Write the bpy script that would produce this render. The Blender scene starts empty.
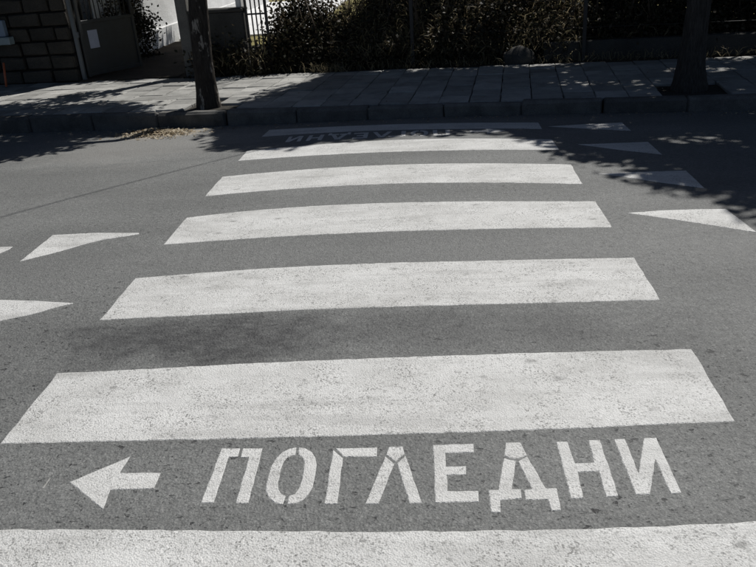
import bpy, bmesh, math, random
import numpy as np
from mathutils import Vector, Matrix
from mathutils.geometry import tessellate_polygon
from math import sin, cos, pi, radians, exp

random.seed(7)
rng = np.random.default_rng(11)
scene = bpy.context.scene
COL = scene.collection

# ------------------------------------------------------------------ camera
cam_d = bpy.data.cameras.new('camera')
cam_d.sensor_width = 36.0
cam_d.lens = 35.495
cam_d.clip_end = 2000
cam_d.clip_start = 0.05
cam = bpy.data.objects.new('camera', cam_d)
COL.objects.link(cam)
_r = Vector((0.99623463, 0.05929107, -0.06325449))
_u = Vector((0.03254337, 0.42050753, 0.90670521))
_f = Vector((-0.08035851, 0.90534965, -0.41699463))
cam.matrix_world = Matrix(((_r.x, _u.x, -_f.x, 0), (_r.y, _u.y, -_f.y, 0), (_r.z, _u.z, -_f.z, 1.648), (0, 0, 0, 1)))
scene.camera = cam

# ------------------------------------------------------------------ sky and sun
SUN_AZ = radians(37)      # to the right of straight ahead (+Y)
SUN_EL = radians(56)
world = bpy.data.worlds.new('World')
scene.world = world
world.use_nodes = True
wn = world.node_tree.nodes
bg = wn['Background']
sky = wn.new('ShaderNodeTexSky')
sky.sky_type = 'NISHITA'
sky.sun_disc = False
sky.sun_elevation = SUN_EL
sky.sun_rotation = SUN_AZ
sky.altitude = 200
sky.air_density = 0.7
sky.dust_density = 1.0
world.node_tree.links.new(sky.outputs[0], bg.inputs[0])
bg.inputs[1].default_value = 0.05
sun_d = bpy.data.lights.new('sun', 'SUN')
sun_d.energy = 5.0
sun_d.angle = radians(0.53)
sun_d.color = (1.0, 0.975, 0.94)
sun = bpy.data.objects.new('sun', sun_d)
COL.objects.link(sun)
SDIR = Vector((sin(SUN_AZ) * cos(SUN_EL), cos(SUN_AZ) * cos(SUN_EL), sin(SUN_EL)))
sun.rotation_euler = SDIR.to_track_quat('Z', 'Y').to_euler()
sun.location = SDIR * 40
OFX, OFY = SDIR.x / SDIR.z, SDIR.y / SDIR.z   # horizontal run of the sunlight per metre of height

scene.view_settings.view_transform = 'Standard'
scene.view_settings.look = 'None'
scene.view_settings.exposure = -0.2
scene.view_settings.gamma = 1.0
scene.view_settings.use_curve_mapping = False
scene.cycles.max_bounces = 5
scene.cycles.transparent_max_bounces = 12

# ------------------------------------------------------------------ measured outlines of the paint, metres on the road
STRIPE_EDGES = [  # (near edge, far edge) of each zebra stripe on the road, metres
    ([(-1.743, 2.321), (-1.439, 2.316), (-0.976, 2.316), (-0.603, 2.314), (-0.238, 2.312), (0.12, 2.327), (0.474, 2.342), (1.078, 2.372)],
     [(-1.735, 2.812), (-1.49, 2.811), (-1.304, 2.811), (-1.123, 2.824), (-0.693, 2.844), (-0.267, 2.847), (0.151, 2.85), (0.562, 2.86), (1.077, 2.871)]),
    ([(-1.734, 3.313), (-1.262, 3.304), (-1.059, 3.322), (-0.777, 3.333), (-0.294, 3.335), (0.178, 3.326), (0.64, 3.32), (1.069, 3.336)],
     [(-1.727, 3.8), (-1.412, 3.817), (-0.867, 3.858), (-0.323, 3.863), (0.208, 3.838), (0.728, 3.837), (1.067, 3.83)]),
    ([(-1.726, 4.31), (-1.559, 4.317), (-0.953, 4.351), (-0.351, 4.351), (0.237, 4.337), (0.809, 4.31), (1.052, 4.303)],
     [(-1.726, 4.809), (-1.295, 4.883), (-0.875, 4.917), (-0.313, 4.901), (0.234, 4.867), (1.052, 4.782)]),
    ([(-1.732, 5.305), (-1.55, 5.339), (-0.941, 5.375), (-0.26, 5.383), (0.258, 5.313), (1.041, 5.185)],
     [(-1.737, 5.84), (-1.025, 5.949), (-0.361, 5.934), (0.285, 5.847), (1.055, 5.723)]),
    ([(-1.737, 6.4), (-1.098, 6.447), (-0.383, 6.414), (0.31, 6.325), (1.043, 6.228)],
     [(-1.747, 6.799), (-1.163, 6.881), (-0.408, 6.936), (0.334, 6.796), (1.047, 6.637)]),
    ([(-1.756, 7.507), (-1.264, 7.558), (-0.433, 7.456), (0.36, 7.294), (1.033, 7.172)],
     [(-1.762, 7.928), (-1.313, 7.885), (-0.449, 7.799), (0.378, 7.644), (1.044, 7.499)]),
]
STRIPE0_FAR = [(-1.507, 1.861), (-1.328, 1.856), (-1.047, 1.851), (-0.773, 1.841), (-0.604, 1.834), (-0.308, 1.826), (-0.147, 1.825), (0.106, 1.825), (0.295, 1.834), (0.544, 1.843), (0.669, 1.851), (0.887, 1.864)]
LETTERS = {
    'П': [[(-0.835, 2.254), (-0.763, 2.251), (-0.762, 2.202), (-0.796, 2.203), (-0.794, 1.968), (-0.838, 1.969)], [(-0.753, 2.251), (-0.677, 2.248), (-0.671, 1.963), (-0.715, 1.964), (-0.719, 2.198), (-0.751, 2.199)]],
    'О': [[(-0.548, 2.249), (-0.574, 2.244), (-0.598, 2.224), (-0.616, 2.19), (-0.626, 2.15), (-0.627, 2.1), (-0.627, 2.051), (-0.621, 2.02), (-0.606, 1.989), (-0.583, 1.967), (-0.564, 1.958), (-0.549, 1.956), (-0.546, 1.996), (-0.563, 2.006), (-0.578, 2.029), (-0.585, 2.061), (-0.587, 2.126), (-0.584, 2.166), (-0.574, 2.194), (-0.559, 2.203), (-0.546, 2.207)], [(-0.541, 2.249), (-0.514, 2.244), (-0.487, 2.223), (-0.469, 2.191), (-0.459, 2.151), (-0.457, 2.096), (-0.458, 2.037), (-0.468, 2.001), (-0.482, 1.977), (-0.505, 1.96), (-0.534, 1.956), (-0.536, 1.996), (-0.516, 2.005), (-0.506, 2.033), (-0.502, 2.075), (-0.503, 2.124), (-0.507, 2.169), (-0.518, 2.193), (-0.534, 2.207)]],
    'Г': [[(-0.408, 2.233), (-0.367, 2.186), (-0.363, 1.955), (-0.408, 1.955)], [(-0.401, 2.24), (-0.244, 2.241), (-0.243, 2.189), (-0.364, 2.191)]],
    'Л': [[(-0.201, 2.243), (-0.151, 2.245), (-0.142, 2.204), (-0.173, 2.161), (-0.209, 2.199)], [(-0.212, 2.191), (-0.177, 2.15), (-0.224, 1.953), (-0.269, 1.953)], [(-0.169, 2.152), (-0.139, 2.192), (-0.077, 1.956), (-0.12, 1.953)]],
    'Е': [[(-0.039, 2.251), (0.11, 2.254), (0.109, 2.205), (0.006, 2.203), (0.006, 2.133), (0.077, 2.134), (0.075, 2.089), (0.008, 2.088), (0.009, 2.011), (0.113, 2.01), (0.111, 1.958), (-0.034, 1.955)]],
    'Д': [[(0.227, 2.258), (0.281, 2.259), (0.297, 2.187), (0.275, 2.174), (0.254, 2.167), (0.234, 2.173), (0.215, 2.186)], [(0.214, 2.174), (0.231, 2.165), (0.255, 2.159), (0.226, 2.017), (0.256, 2.016), (0.254, 1.972), (0.182, 1.965), (0.179, 1.91), (0.149, 1.91), (0.146, 2.014), (0.18, 2.015)], [(0.262, 2.156), (0.297, 2.182), (0.339, 2.021), (0.376, 2.02), (0.374, 1.919), (0.343, 1.916), (0.339, 1.968), (0.266, 1.967), (0.266, 2.013), (0.293, 2.016)]],
    'Н': [[(0.41, 2.261), (0.451, 2.26), (0.458, 2.143), (0.523, 2.147), (0.528, 2.267), (0.568, 2.269), (0.571, 1.983), (0.531, 1.978), (0.531, 2.102), (0.46, 2.097), (0.455, 1.973), (0.415, 1.971)]],
    'И': [[(0.619, 2.271), (0.658, 2.273), (0.663, 2.09), (0.727, 2.277), (0.772, 2.278), (0.778, 1.996), (0.743, 1.991), (0.737, 2.16), (0.674, 1.989), (0.629, 1.989)]],
}
ARROW = [(-1.362, 2.086), (-1.18, 2.22), (-1.187, 2.13), (-1.031, 2.125), (-1.03, 2.044), (-1.189, 2.041), (-1.179, 1.947)]
TRIANGLES = {
    'right3': [(1.205, 4.54), (1.414, 4.571), (1.662, 4.576), (1.817, 4.567), (1.847, 4.157), (1.531, 4.352), (1.378, 4.442)],
    'right4': [(1.199, 5.44), (1.512, 5.446), (1.843, 5.447), (1.83, 4.996), (1.521, 5.207), (1.346, 5.35)],
    'right5': [(1.235, 6.396), (1.824, 6.405), (1.811, 5.944), (1.529, 6.142), (1.379, 6.276)],
    'right6': [(1.108, 7.265), (1.519, 7.322), (1.827, 7.338), (1.805, 6.907), (1.469, 7.07)],
    'left3': [(-2.601, 4.14), (-2.402, 4.281), (-2.307, 4.369), (-2.204, 4.444), (-1.968, 4.525), (-1.977, 4.55), (-2.302, 4.597), (-2.6, 4.599)],
    'left2': [(-2.599, 3.161), (-2.298, 3.343), (-2.16, 3.397), (-2.033, 3.481), (-1.971, 3.507), (-1.976, 3.517), (-2.216, 3.567), (-2.436, 3.599), (-2.586, 3.604)],
    'lefttip': [(-3.071, 4.051), (-2.815, 4.299), (-2.786, 4.371), (-2.787, 4.411), (-2.88, 4.418), (-3.079, 4.424)],
    'fleck': [(-1.452, 2.054), (-1.445, 2.059), (-1.443, 2.108), (-1.45, 2.111)],
}

# ------------------------------------------------------------------ helpers
def mk(name, me, mat=None, parent=None, kind=None, label=None, cat=None, group=None):
    o = bpy.data.objects.new(name, me)
    COL.objects.link(o)
    if mat is not None and me is not None and not me.materials:
        me.materials.append(mat)
    if parent is not None:
        o.parent = parent
    if kind: o['kind'] = kind
    if label: o['label'] = label
    if cat: o['category'] = cat
    if group: o['group'] = group
    return o

def empty(name, loc, label, cat, group=None):
    o = mk(name, None, label=label, cat=cat, group=group)
    o.location = loc
    o.empty_display_size = 0.2
    return o

def mesh_from(verts, faces, name='mesh', smooth=False):
    me = bpy.data.meshes.new(name)
    me.from_pydata([tuple(v) for v in verts], [], [tuple(f) for f in faces])
    me.update()
    if smooth:
        me.polygons.foreach_set('use_smooth', [True] * len(me.polygons))
    return me

def mesh_np(V, nq, name='mesh', corners=4):
    """V: (n*corners,3) array of separate faces"""
    me = bpy.data.meshes.new(name)
    me.vertices.add(nq * corners)
    me.vertices.foreach_set('co', V.astype(np.float32).ravel())
    me.loops.add(nq * corners)
    me.loops.foreach_set('vertex_index', np.arange(nq * corners, dtype=np.int32))
    me.polygons.add(nq)
    me.polygons.foreach_set('loop_start', np.arange(0, nq * corners, corners, dtype=np.int32))
    me.polygons.foreach_set('loop_total', np.full(nq, corners, dtype=np.int32))
    me.update(calc_edges=True)
    return me

def box_bm(bm, x0, x1, y0, y1, z0, z1, bevel=0.0):
    r = bmesh.ops.create_cube(bm, size=1.0)
    for v in r['verts']:
        v.co = Vector(((x0 + x1) / 2 + v.co.x * (x1 - x0), (y0 + y1) / 2 + v.co.y * (y1 - y0), (z0 + z1) / 2 + v.co.z * (z1 - z0)))
    if bevel:
        es = {e for v in r['verts'] for e in v.link_edges}
        bmesh.ops.bevel(bm, geom=list(es), offset=bevel, segments=1, affect='EDGES', profile=0.5)
    return r

def bm_mesh(bm, name='mesh', smooth=False):
    me = bpy.data.meshes.new(name)
    bm.normal_update()
    bm.to_mesh(me)
    bm.free()
    if smooth:
        me.polygons.foreach_set('use_smooth', [True] * len(me.polygons))
    return me

def box_mesh(x0, x1, y0, y1, z0, z1, bevel=0.0, name='box'):
    bm = bmesh.new()
    box_bm(bm, x0, x1, y0, y1, z0, z1, bevel)
    return bm_mesh(bm, name)

def rough_block(sx, sy, sz, seed, amp=0.008, bevel=0.012, name='block'):
    """a cast or hewn block, centre at origin, top corners worn"""
    rr = random.Random(seed)
    bm = bmesh.new()
    box_bm(bm, -sx / 2, sx / 2, -sy / 2, sy / 2, -sz / 2, sz / 2, bevel)
    for v in bm.verts:
        v.co += Vector((rr.uniform(-amp, amp), rr.uniform(-amp, amp), rr.uniform(-amp, amp)))
    return bm_mesh(bm, name)

def tube(path, radii, n=10, cap=True, wob=0.0, seed=0):
    rr = random.Random(seed)
    V, Fc = [], []
    path = [Vector(p) for p in path]
    for i, p in enumerate(path):
        d = (path[min(i + 1, len(path) - 1)] - path[max(i - 1, 0)]).normalized()
        a = Vector((1, 0, 0)) if abs(d.x) < 0.9 else Vector((0, 1, 0))
        s = d.cross(a).normalized(); t = d.cross(s)
        for k in range(n):
            an = 2 * pi * k / n
            r = radii[i] * (1 + rr.uniform(-wob, wob))
            V.append(p + (s * cos(an) + t * sin(an)) * r)
    for i in range(len(path) - 1):
        for k in range(n):
            a, b = i * n + k, i * n + (k + 1) % n
            Fc.append((a, b, b + n, a + n))
    if cap:
        Fc.append(tuple(range(n))[::-1])
        Fc.append(tuple(range((len(path) - 1) * n, len(path) * n)))
    return V, Fc

def merge_geo(parts):
    V, Fc = [], []
    for v, f in parts:
        o = len(V)
        V += list(v)
        Fc += [tuple(i + o for i in q) for q in f]
    return V, Fc

# ------------------------------------------------------------------ node materials
class N:
    def __init__(self, name):
        self.m = bpy.data.materials.new(name)
        self.m.use_nodes = True
        self.t = self.m.node_tree
        self.b = self.t.nodes['Principled BSDF']
        self.co = self.t.nodes.new('ShaderNodeTexCoord')
        self.pos = self.co.outputs['Object']
    def new(self, ty, **kw):
        n = self.t.nodes.new(ty)
        for k, v in kw.items(): setattr(n, k, v)
        return n
    def link(self, a, b): self.t.links.new(a, b)
    def use_geometry(self):
        self.pos = self.new('ShaderNodeNewGeometry').outputs['Position']
    def mapping(self, scale=(1, 1, 1), loc=(0, 0, 0), rot=(0, 0, 0)):
        mp = self.new('ShaderNodeMapping')
        mp.inputs['Scale'].default_value = scale
        mp.inputs['Location'].default_value = loc
        mp.inputs['Rotation'].default_value = rot
        self.link(self.pos, mp.inputs[0])
        return mp.outputs[0]
    def noise(self, scale, detail=3, rough=0.55, vec=None, dist=0.0):
        n = self.new('ShaderNodeTexNoise')
        n.inputs['Scale'].default_value = scale
        n.inputs['Detail'].default_value = detail
        n.inputs['Roughness'].default_value = rough
        n.inputs['Distortion'].default_value = dist
        self.link(vec or self.pos, n.inputs['Vector'])
        return n.outputs['Fac']
    def voro(self, scale, vec=None, feature='F1', out='Distance', rand=1.0):
        n = self.new('ShaderNodeTexVoronoi')
        n.feature = feature
        n.inputs['Scale'].default_value = scale
        n.inputs['Randomness'].default_value = rand
        self.link(vec or self.pos, n.inputs['Vector'])
        return n.outputs[out]
    def ramp(self, fac, stops, interp='LINEAR'):
        n = self.new('ShaderNodeValToRGB')
        cr = n.color_ramp
        cr.interpolation = interp
        while len(cr.elements) < len(stops): cr.elements.new(0.5)
        for e, (p, c) in zip(cr.elements, stops):
            e.position = p
            e.color = (c, c, c, 1) if not isinstance(c, (tuple, list)) else (*c, 1)
        self.link(fac, n.inputs[0])
        return n.outputs[0]
    def math(self, op, a, b=None, c=None, clamp=False):
        n = self.new('ShaderNodeMath', operation=op)
        n.use_clamp = clamp
        for i, v in enumerate((a, b, c)):
            if v is None: continue
            if isinstance(v, (int, float)): n.inputs[i].default_value = v
            else: self.link(v, n.inputs[i])
        return n.outputs[0]
    def mix(self, fac, a, b, mode='MIX'):
        n = self.new('ShaderNodeMix', data_type='RGBA', blend_type=mode)
        for idx, v in ((0, fac), (6, a), (7, b)):
            if isinstance(v, (int, float)): n.inputs[idx].default_value = v if idx == 0 else (v, v, v, 1)
            elif isinstance(v, tuple): n.inputs[idx].default_value = (*v, 1)
            else: self.link(v, n.inputs[idx])
        return n.outputs[2]
    def bump(self, h, strength=0.5, dist=0.01, prev=None):
        n = self.new('ShaderNodeBump')
        n.inputs['Strength'].default_value = strength
        n.inputs['Distance'].default_value = dist
        self.link(h, n.inputs['Height'])
        if prev is not None: self.link(prev, n.inputs['Normal'])
        return n.outputs[0]
    def done(self, color, rough=0.8, normal=None, spec=0.5, metal=0.0):
        if isinstance(color, tuple): self.b.inputs['Base Color'].default_value = (*color, 1)
        else: self.link(color, self.b.inputs['Base Color'])
        if isinstance(rough, (int, float)): self.b.inputs['Roughness'].default_value = rough
        else: self.link(rough, self.b.inputs['Roughness'])
        self.b.inputs['Specular IOR Level'].default_value = spec
        self.b.inputs['Metallic'].default_value = metal
        if normal is not None: self.link(normal, self.b.inputs['Normal'])
        return self.m

def blob(n, x, y, rx, ry, soft_noise=None):
    """soft elliptical stain mask, 1 in the middle"""
    vec = n.mapping(scale=(1 / rx, 1 / ry, 0), loc=(-x / rx, -y / ry, 0))
    ln = n.new('ShaderNodeVectorMath', operation='LENGTH')
    n.link(vec, ln.inputs[0])
    d = ln.outputs['Value']
    if soft_noise is not None:
        d = n.math('ADD', d, n.math('MULTIPLY', n.math('SUBTRACT', soft_noise, 0.5), 1.6))
    return n.ramp(d, [(0.25, 1.0), (1.0, 0.0)], 'EASE')

def asphalt_color(n):
    fine = n.noise(330, 3, 0.75)
    grain = n.voro(150, out='Color')
    sep = n.new('ShaderNodeSeparateColor'); n.link(grain, sep.inputs[0])
    grain = sep.outputs[0]
    mid = n.noise(34, 4, 0.65)
    big = n.noise(1.3, 5, 0.6, vec=n.mapping(scale=(0.55, 1.0, 1)))
    track = n.noise(1.0, 3, 0.5, vec=n.mapping(scale=(0.10, 1.7, 1), loc=(3, 1, 0)))
    base = n.ramp(fine, [(0.25, (0.062, 0.064, 0.062)), (0.5, (0.142, 0.145, 0.140)), (0.75, (0.240, 0.244, 0.236))])
    base = n.mix(n.ramp(grain, [(0.0, 0.0), (0.78, 0.0), (0.97, 0.42)]), base, (0.27, 0.272, 0.262))
    base = n.mix(n.ramp(grain, [(0.0, 0.42), (0.16, 0.0), (1, 0.0)]), base, (0.035, 0.035, 0.035))
    f = n.math('MULTIPLY', n.ramp(mid, [(0.3, 0.80), (0.7, 1.16)]), n.ramp(big, [(0.25, 0.82), (0.75, 1.16)]))
    f = n.math('MULTIPLY', f, n.ramp(track, [(0.3, 0.88), (0.7, 1.10)]))
    return n.mix(1.0, base, f, 'MULTIPLY'), mid, big

def make_asphalt():
    n = N('asphalt'); n.use_geometry()
    col, mid, big = asphalt_color(n)
    # lost aggregate and tar flecks: irregular, long in the direction of travel, thickest on the near left
    def pocks(scale, loc, lo, hi, st=0.5):
        return n.ramp(n.noise(scale, 3, 0.6, vec=n.mapping(scale=(st, 1, 0), loc=loc), dist=0.4), [(lo, 0.0), (hi, 1.0)])
    dens = n.noise(0.8, 3, 0.6, vec=n.mapping(loc=(2.2, 5, 0)))
    left = n.math('MAXIMUM', blob(n, -1.4, 2.9, 2.4, 1.6), n.math('MULTIPLY', blob(n, 0.2, 2.2, 2.6, 1.3), 0.7))
    dens = n.math('ADD', dens, n.math('MULTIPLY', left, 0.35))
    dens = n.ramp(dens, [(0.42, 0.15), (0.85, 0.95)])
    p = n.math('MAXIMUM', pocks(34, (0.3, 0.1, 0), 0.622, 0.685, 0.75), n.math('MULTIPLY', pocks(75, (4.1, 7.7, 0), 0.615, 0.69, 0.85), 0.8))
    p = n.math('MULTIPLY', p, dens)
    col = n.mix(p, col, (0.026, 0.026, 0.026))
    pale = n.math('MULTIPLY', pocks(90, (9.1, 2.7, 0), 0.67, 0.72, 0.8), 0.5)
    col = n.mix(pale, col, (0.33, 0.33, 0.315))
    # oil and rubber stains
    nz = n.noise(4.5, 6, 0.7, vec=n.mapping(scale=(0.6, 1, 1)))
    st = n.math('MAXIMUM', n.math('MULTIPLY', blob(n, -1.1, 3.06, 1.15, 0.34, nz), 0.80), n.math('MULTIPLY', blob(n, 0.0, 3.08, 1.5, 0.26, nz), 0.42))
    st = n.math('MAXIMUM', st, n.math('MULTIPLY', blob(n, -2.0, 3.0, 0.9, 0.5, nz), 0.22))
    st = n.math('MULTIPLY', st, n.ramp(n.noise(22, 5, 0.75, vec=n.mapping(scale=(0.5, 1, 1))), [(0.32, 0.45), (0.62, 1.15)]))
    col = n.mix(st, col, (0.03, 0.03, 0.031))
    # sand washed towards the gutter
    col = n.mix(n.math('MULTIPLY', blob(n, -3.0, 7.4, 1.7, 1.2, nz), 0.40), col, (0.27, 0.262, 0.245))
    col = n.mix(n.math('MULTIPLY', blob(n, -3.1, 8.15, 0.55, 0.42, nz), 0.85), col, (0.40, 0.35, 0.27))
    # tyre-polished lanes and drip line
    col = n.mix(n.math('MULTIPLY', blob(n, 0.0, 4.0, 9.0, 0.5, nz), 0.14), col, (0.20, 0.20, 0.195))
    col = n.mix(n.math('MULTIPLY', blob(n, 2.5, 3.6, 1.6, 1.2, nz), 0.22), col, (0.06, 0.06, 0.06))
    h = n.math('ADD', n.math('MULTIPLY', n.voro(95), 1.1), n.math('MULTIPLY', n.noise(260, 2, 0.7), 0.7))
    h = n.math('SUBTRACT', h, n.math('MULTIPLY', p, 1.6))
    h = n.math('ADD', h, n.math('MULTIPLY', mid, 2.2))
    nb = n.bump(h, 0.5, 0.006)
    return n.done(col, 0.68, nb, spec=0.45)

def make_paint(name, wear=1.0):
    n = N(name); n.use_geometry()
    fine = n.noise(210, 3, 0.75)
    grit = n.voro(165, out='Color')
    s = n.new('ShaderNodeSeparateColor'); n.link(grit, s.inputs[0])
    big = n.noise(3.0, 5, 0.65, vec=n.mapping(scale=(0.7, 1.1, 1), loc=(1.2, 3.1, 0)))
    mid = n.noise(16, 5, 0.7, vec=n.mapping(scale=(0.7, 1.0, 1)))
    col = n.ramp(fine, [(0.24, (0.44, 0.44, 0.42)), (0.5, (0.64, 0.64, 0.622)), (0.76, (0.79, 0.79, 0.77))])
    dirt = n.math('MULTIPLY', n.ramp(big, [(0.36, 0.0), (0.66, 0.62 * wear)]), n.ramp(mid, [(0.3, 0.3), (0.75, 1.0)]))
    col = n.mix(dirt, col, (0.30, 0.295, 0.275))
    # grit that has lost its paint
    lost = n.math('MULTIPLY', n.ramp(s.outputs[0], [(0.0, 0.0), (0.76, 0.0), (0.90, 0.8)]), n.ramp(n.noise(6, 4, 0.7), [(0.38, 0.10), (0.62, 1.0)]))
    col = n.mix(n.math('MULTIPLY', lost, wear), col, (0.15, 0.148, 0.14))
    # scuffs and chips
    vec = n.mapping(scale=(5.5, 9, 0), loc=(0.37, 0.82, 0))
    d = n.math('ADD', n.voro(1.0, vec=vec), n.math('MULTIPLY', n.math('SUBTRACT', n.noise(40, 3, 0.65), 0.5), 0.35))
    c2 = n.voro(1.0, vec=vec, out='Color'); s2 = n.new('ShaderNodeSeparateColor'); n.link(c2, s2.inputs[0])
    chip = n.math('MULTIPLY', n.ramp(d, [(0.05, 1.0), (0.2, 0.0)]), n.ramp(s2.outputs[1], [(0.70, 0.0), (0.80, 0.65)]))
    col = n.mix(n.math('MULTIPLY', chip, wear), col, (0.17, 0.168, 0.16))
    # grey rubber smears along the direction of travel and paint rubbed off in patches
    smear = n.ramp(n.noise(7, 4, 0.65, vec=n.mapping(scale=(0.16, 1.6, 1), loc=(5, 2, 0))), [(0.50, 0.0), (0.72, 0.40 * wear)])
    col = n.mix(smear, col, (0.27, 0.268, 0.255))
    thin = n.ramp(n.noise(48, 3, 0.75, vec=n.mapping(scale=(0.6, 1, 1))), [(0.60, 0.0), (0.66, 0.8)])
    thin = n.math('MULTIPLY', thin, n.ramp(n.noise(2.6, 3, 0.6, vec=n.mapping(loc=(7.3, 1.9, 0))), [(0.46, 0.08), (0.62, 0.9 * wear)]))
    col = n.mix(thin, col, (0.19, 0.188, 0.18))
    h = n.math('ADD', n.math('MULTIPLY', n.voro(150), 0.9), n.math('MULTIPLY', n.noise(300, 2, 0.7), 0.7))
    h = n.math('ADD', h, n.math('MULTIPLY', mid, 1.6))
    nb = n.bump(h, 0.55, 0.006)
    return n.done(col, 0.55, nb, spec=0.4)

def make_concrete(name, lo, hi, stain=0.4, scale=1.0, rand=True, bump=0.35):
    n = N(name); n.use_geometry()
    f = n.noise(120 * scale, 4, 0.7)
    col = n.ramp(f, [(0.28, lo), (0.72, hi)])
    b = n.noise(4.5 * scale, 5, 0.65)
    col = n.mix(n.ramp(b, [(0.42, 0.0), (0.72, stain)]), col, tuple(v * 0.42 for v in lo))
    if rand:
        oi = n.new('ShaderNodeObjectInfo')
        col = n.mix(1.0, col, n.ramp(oi.outputs['Random'], [(0.0, 0.72), (1.0, 1.18)]), 'MULTIPLY')
    nb = n.bump(n.math('ADD', f, n.math('MULTIPLY', n.noise(18 * scale, 4, 0.6), 1.3)), bump, 0.012)
    return n.done(col, 0.85, nb, spec=0.3)

def make_bark(name, lo, hi, patch=None):
    n = N(name)
    v = n.mapping(scale=(1, 1, 0.16))
    f = n.noise(34, 5, 0.65, vec=v, dist=0.6)
    r = n.voro(52, vec=n.mapping(scale=(1, 1, 0.13)), feature='DISTANCE_TO_EDGE')
    col = n.ramp(f, [(0.3, lo), (0.72, hi)])
    col = n.mix(n.ramp(r, [(0.0, 0.35), (0.2, 0.0)]), col, tuple(c * 0.35 for c in lo))
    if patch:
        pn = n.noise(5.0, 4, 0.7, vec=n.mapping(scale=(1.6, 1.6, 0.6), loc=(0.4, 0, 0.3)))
        col = n.mix(n.ramp(pn, [(0.55, 0.0), (0.60, 0.85)]), col, patch)  # pale patches scattered over the bark by noise
    nb = n.bump(n.math('ADD', f, n.ramp(r, [(0.0, 0.0), (0.3, 0.5)])), 0.7, 0.012)
    return n.done(col, 0.9, nb, spec=0.2)

def make_leaf(name, cols, trans=0.35):
    n = N(name)
    geo = n.new('ShaderNodeNewGeometry')
    stops = [(i / (len(cols) - 1), c) for i, c in enumerate(cols)]
    col = n.ramp(geo.outputs['Random Per Island'], stops)
    m = n.done(col, 0.6, None, spec=0.3)
    out = n.t.nodes['Material Output']
    tr = n.new('ShaderNodeBsdfTranslucent'); n.link(col, tr.inputs[0])
    mx = n.new('ShaderNodeMixShader'); mx.inputs[0].default_value = trans
    n.link(n.b.outputs[0], mx.inputs[1]); n.link(tr.outputs[0], mx.inputs[2])
    n.link(mx.outputs[0], out.inputs[0])
    return m

def make_metal(name, col, rough=0.5, metal=0.0, rust=None):
    n = N(name)
    c = col
    f = n.noise(9, 5, 0.65)
    c = n.mix(n.ramp(f, [(0.3, 0.0), (0.75, 0.5)]), col, rust or tuple(v * 0.6 for v in col))
    return n.done(c, rough, n.bump(n.noise(60, 3, 0.6), 0.12, 0.004), spec=0.5, metal=metal)

def make_soil(name, lo, hi):
    n = N(name); n.use_geometry()
    f = n.noise(26, 6, 0.7)
    b = n.noise(2.2, 4, 0.6)
    col = n.mix(n.ramp(b, [(0.35, 0.0), (0.7, 0.6)]), n.ramp(f, [(0.3, lo), (0.7, hi)]), tuple(v * 0.6 for v in lo))
    return n.done(col, 0.95, n.bump(f, 0.8, 0.03), spec=0.15)

MAT = dict(
    asphalt=make_asphalt(),
    paint=make_paint('road_paint', 1.0),
    letter_paint=make_paint('letter_paint', 0.75),
    paver=make_concrete('paver_concrete', (0.265, 0.263, 0.247), (0.45, 0.445, 0.42), 0.55),
    joint=make_soil('joint_dirt', (0.045, 0.042, 0.037), (0.09, 0.083, 0.07)),
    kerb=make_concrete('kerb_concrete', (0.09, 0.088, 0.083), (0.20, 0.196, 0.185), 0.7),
    soil=make_soil('soil', (0.055, 0.045, 0.033), (0.12, 0.10, 0.075)),
    lawn=make_soil('dry_lawn', (0.16, 0.15, 0.06), (0.34, 0.29, 0.13)),
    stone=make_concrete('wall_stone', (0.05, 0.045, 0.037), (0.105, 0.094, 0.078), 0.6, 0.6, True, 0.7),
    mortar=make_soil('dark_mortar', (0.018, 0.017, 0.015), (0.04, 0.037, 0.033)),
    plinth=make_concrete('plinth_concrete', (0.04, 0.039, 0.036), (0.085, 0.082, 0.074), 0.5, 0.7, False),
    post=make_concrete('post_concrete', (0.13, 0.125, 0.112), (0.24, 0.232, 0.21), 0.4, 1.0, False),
    plaster=make_concrete('pale_plaster', (0.62, 0.62, 0.61), (0.80, 0.80, 0.79), 0.22, 0.35, False, 1.0),
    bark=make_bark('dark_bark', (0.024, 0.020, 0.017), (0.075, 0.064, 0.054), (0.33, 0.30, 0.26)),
    bark2=make_bark('grey_bark', (0.03, 0.028, 0.026), (0.085, 0.08, 0.074)),
    leaf=make_leaf('tree_leaf', [(0.03, 0.055, 0.016), (0.05, 0.085, 0.022), (0.075, 0.11, 0.03)], 0.25),
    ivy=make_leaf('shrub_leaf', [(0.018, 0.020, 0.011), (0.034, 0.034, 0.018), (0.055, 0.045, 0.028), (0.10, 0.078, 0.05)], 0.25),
    dry=make_leaf('dry_grass', [(0.16, 0.125, 0.075), (0.28, 0.23, 0.14), (0.40, 0.34, 0.22), (0.20, 0.18, 0.095)], 0.4),
    litter=make_leaf('leaf_litter', [(0.20, 0.15, 0.09), (0.36, 0.29, 0.19), (0.46, 0.40, 0.29), (0.13, 0.09, 0.055)], 0.1),
    steel=make_metal('painted_steel', (0.15, 0.165, 0.175), 0.4, 0.0),
    dark_steel=make_metal('dark_steel', (0.03, 0.032, 0.032), 0.5, 0.0, (0.06, 0.04, 0.03)),
    gate_green=make_metal('gate_paint', (0.055, 0.06, 0.06), 0.55, 0.0, (0.04, 0.03, 0.024)),
    sticker=make_metal('sticker_white', (0.50, 0.53, 0.64), 0.5),
    box_blue=make_metal('letter_box_paint', (0.24, 0.32, 0.42), 0.4),
    box_lid=make_metal('letter_box_lid_paint', (0.34, 0.42, 0.44), 0.4),
    red=make_metal('orange_red_paint', (0.62, 0.16, 0.07), 0.5),
    rubber=make_metal('black_cable', (0.02, 0.02, 0.02), 0.6),
    twig=make_metal('twig', (0.10, 0.075, 0.05), 0.9),
    white_bit=make_metal('white_scrap', (0.75, 0.75, 0.73), 0.6),
)

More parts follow.
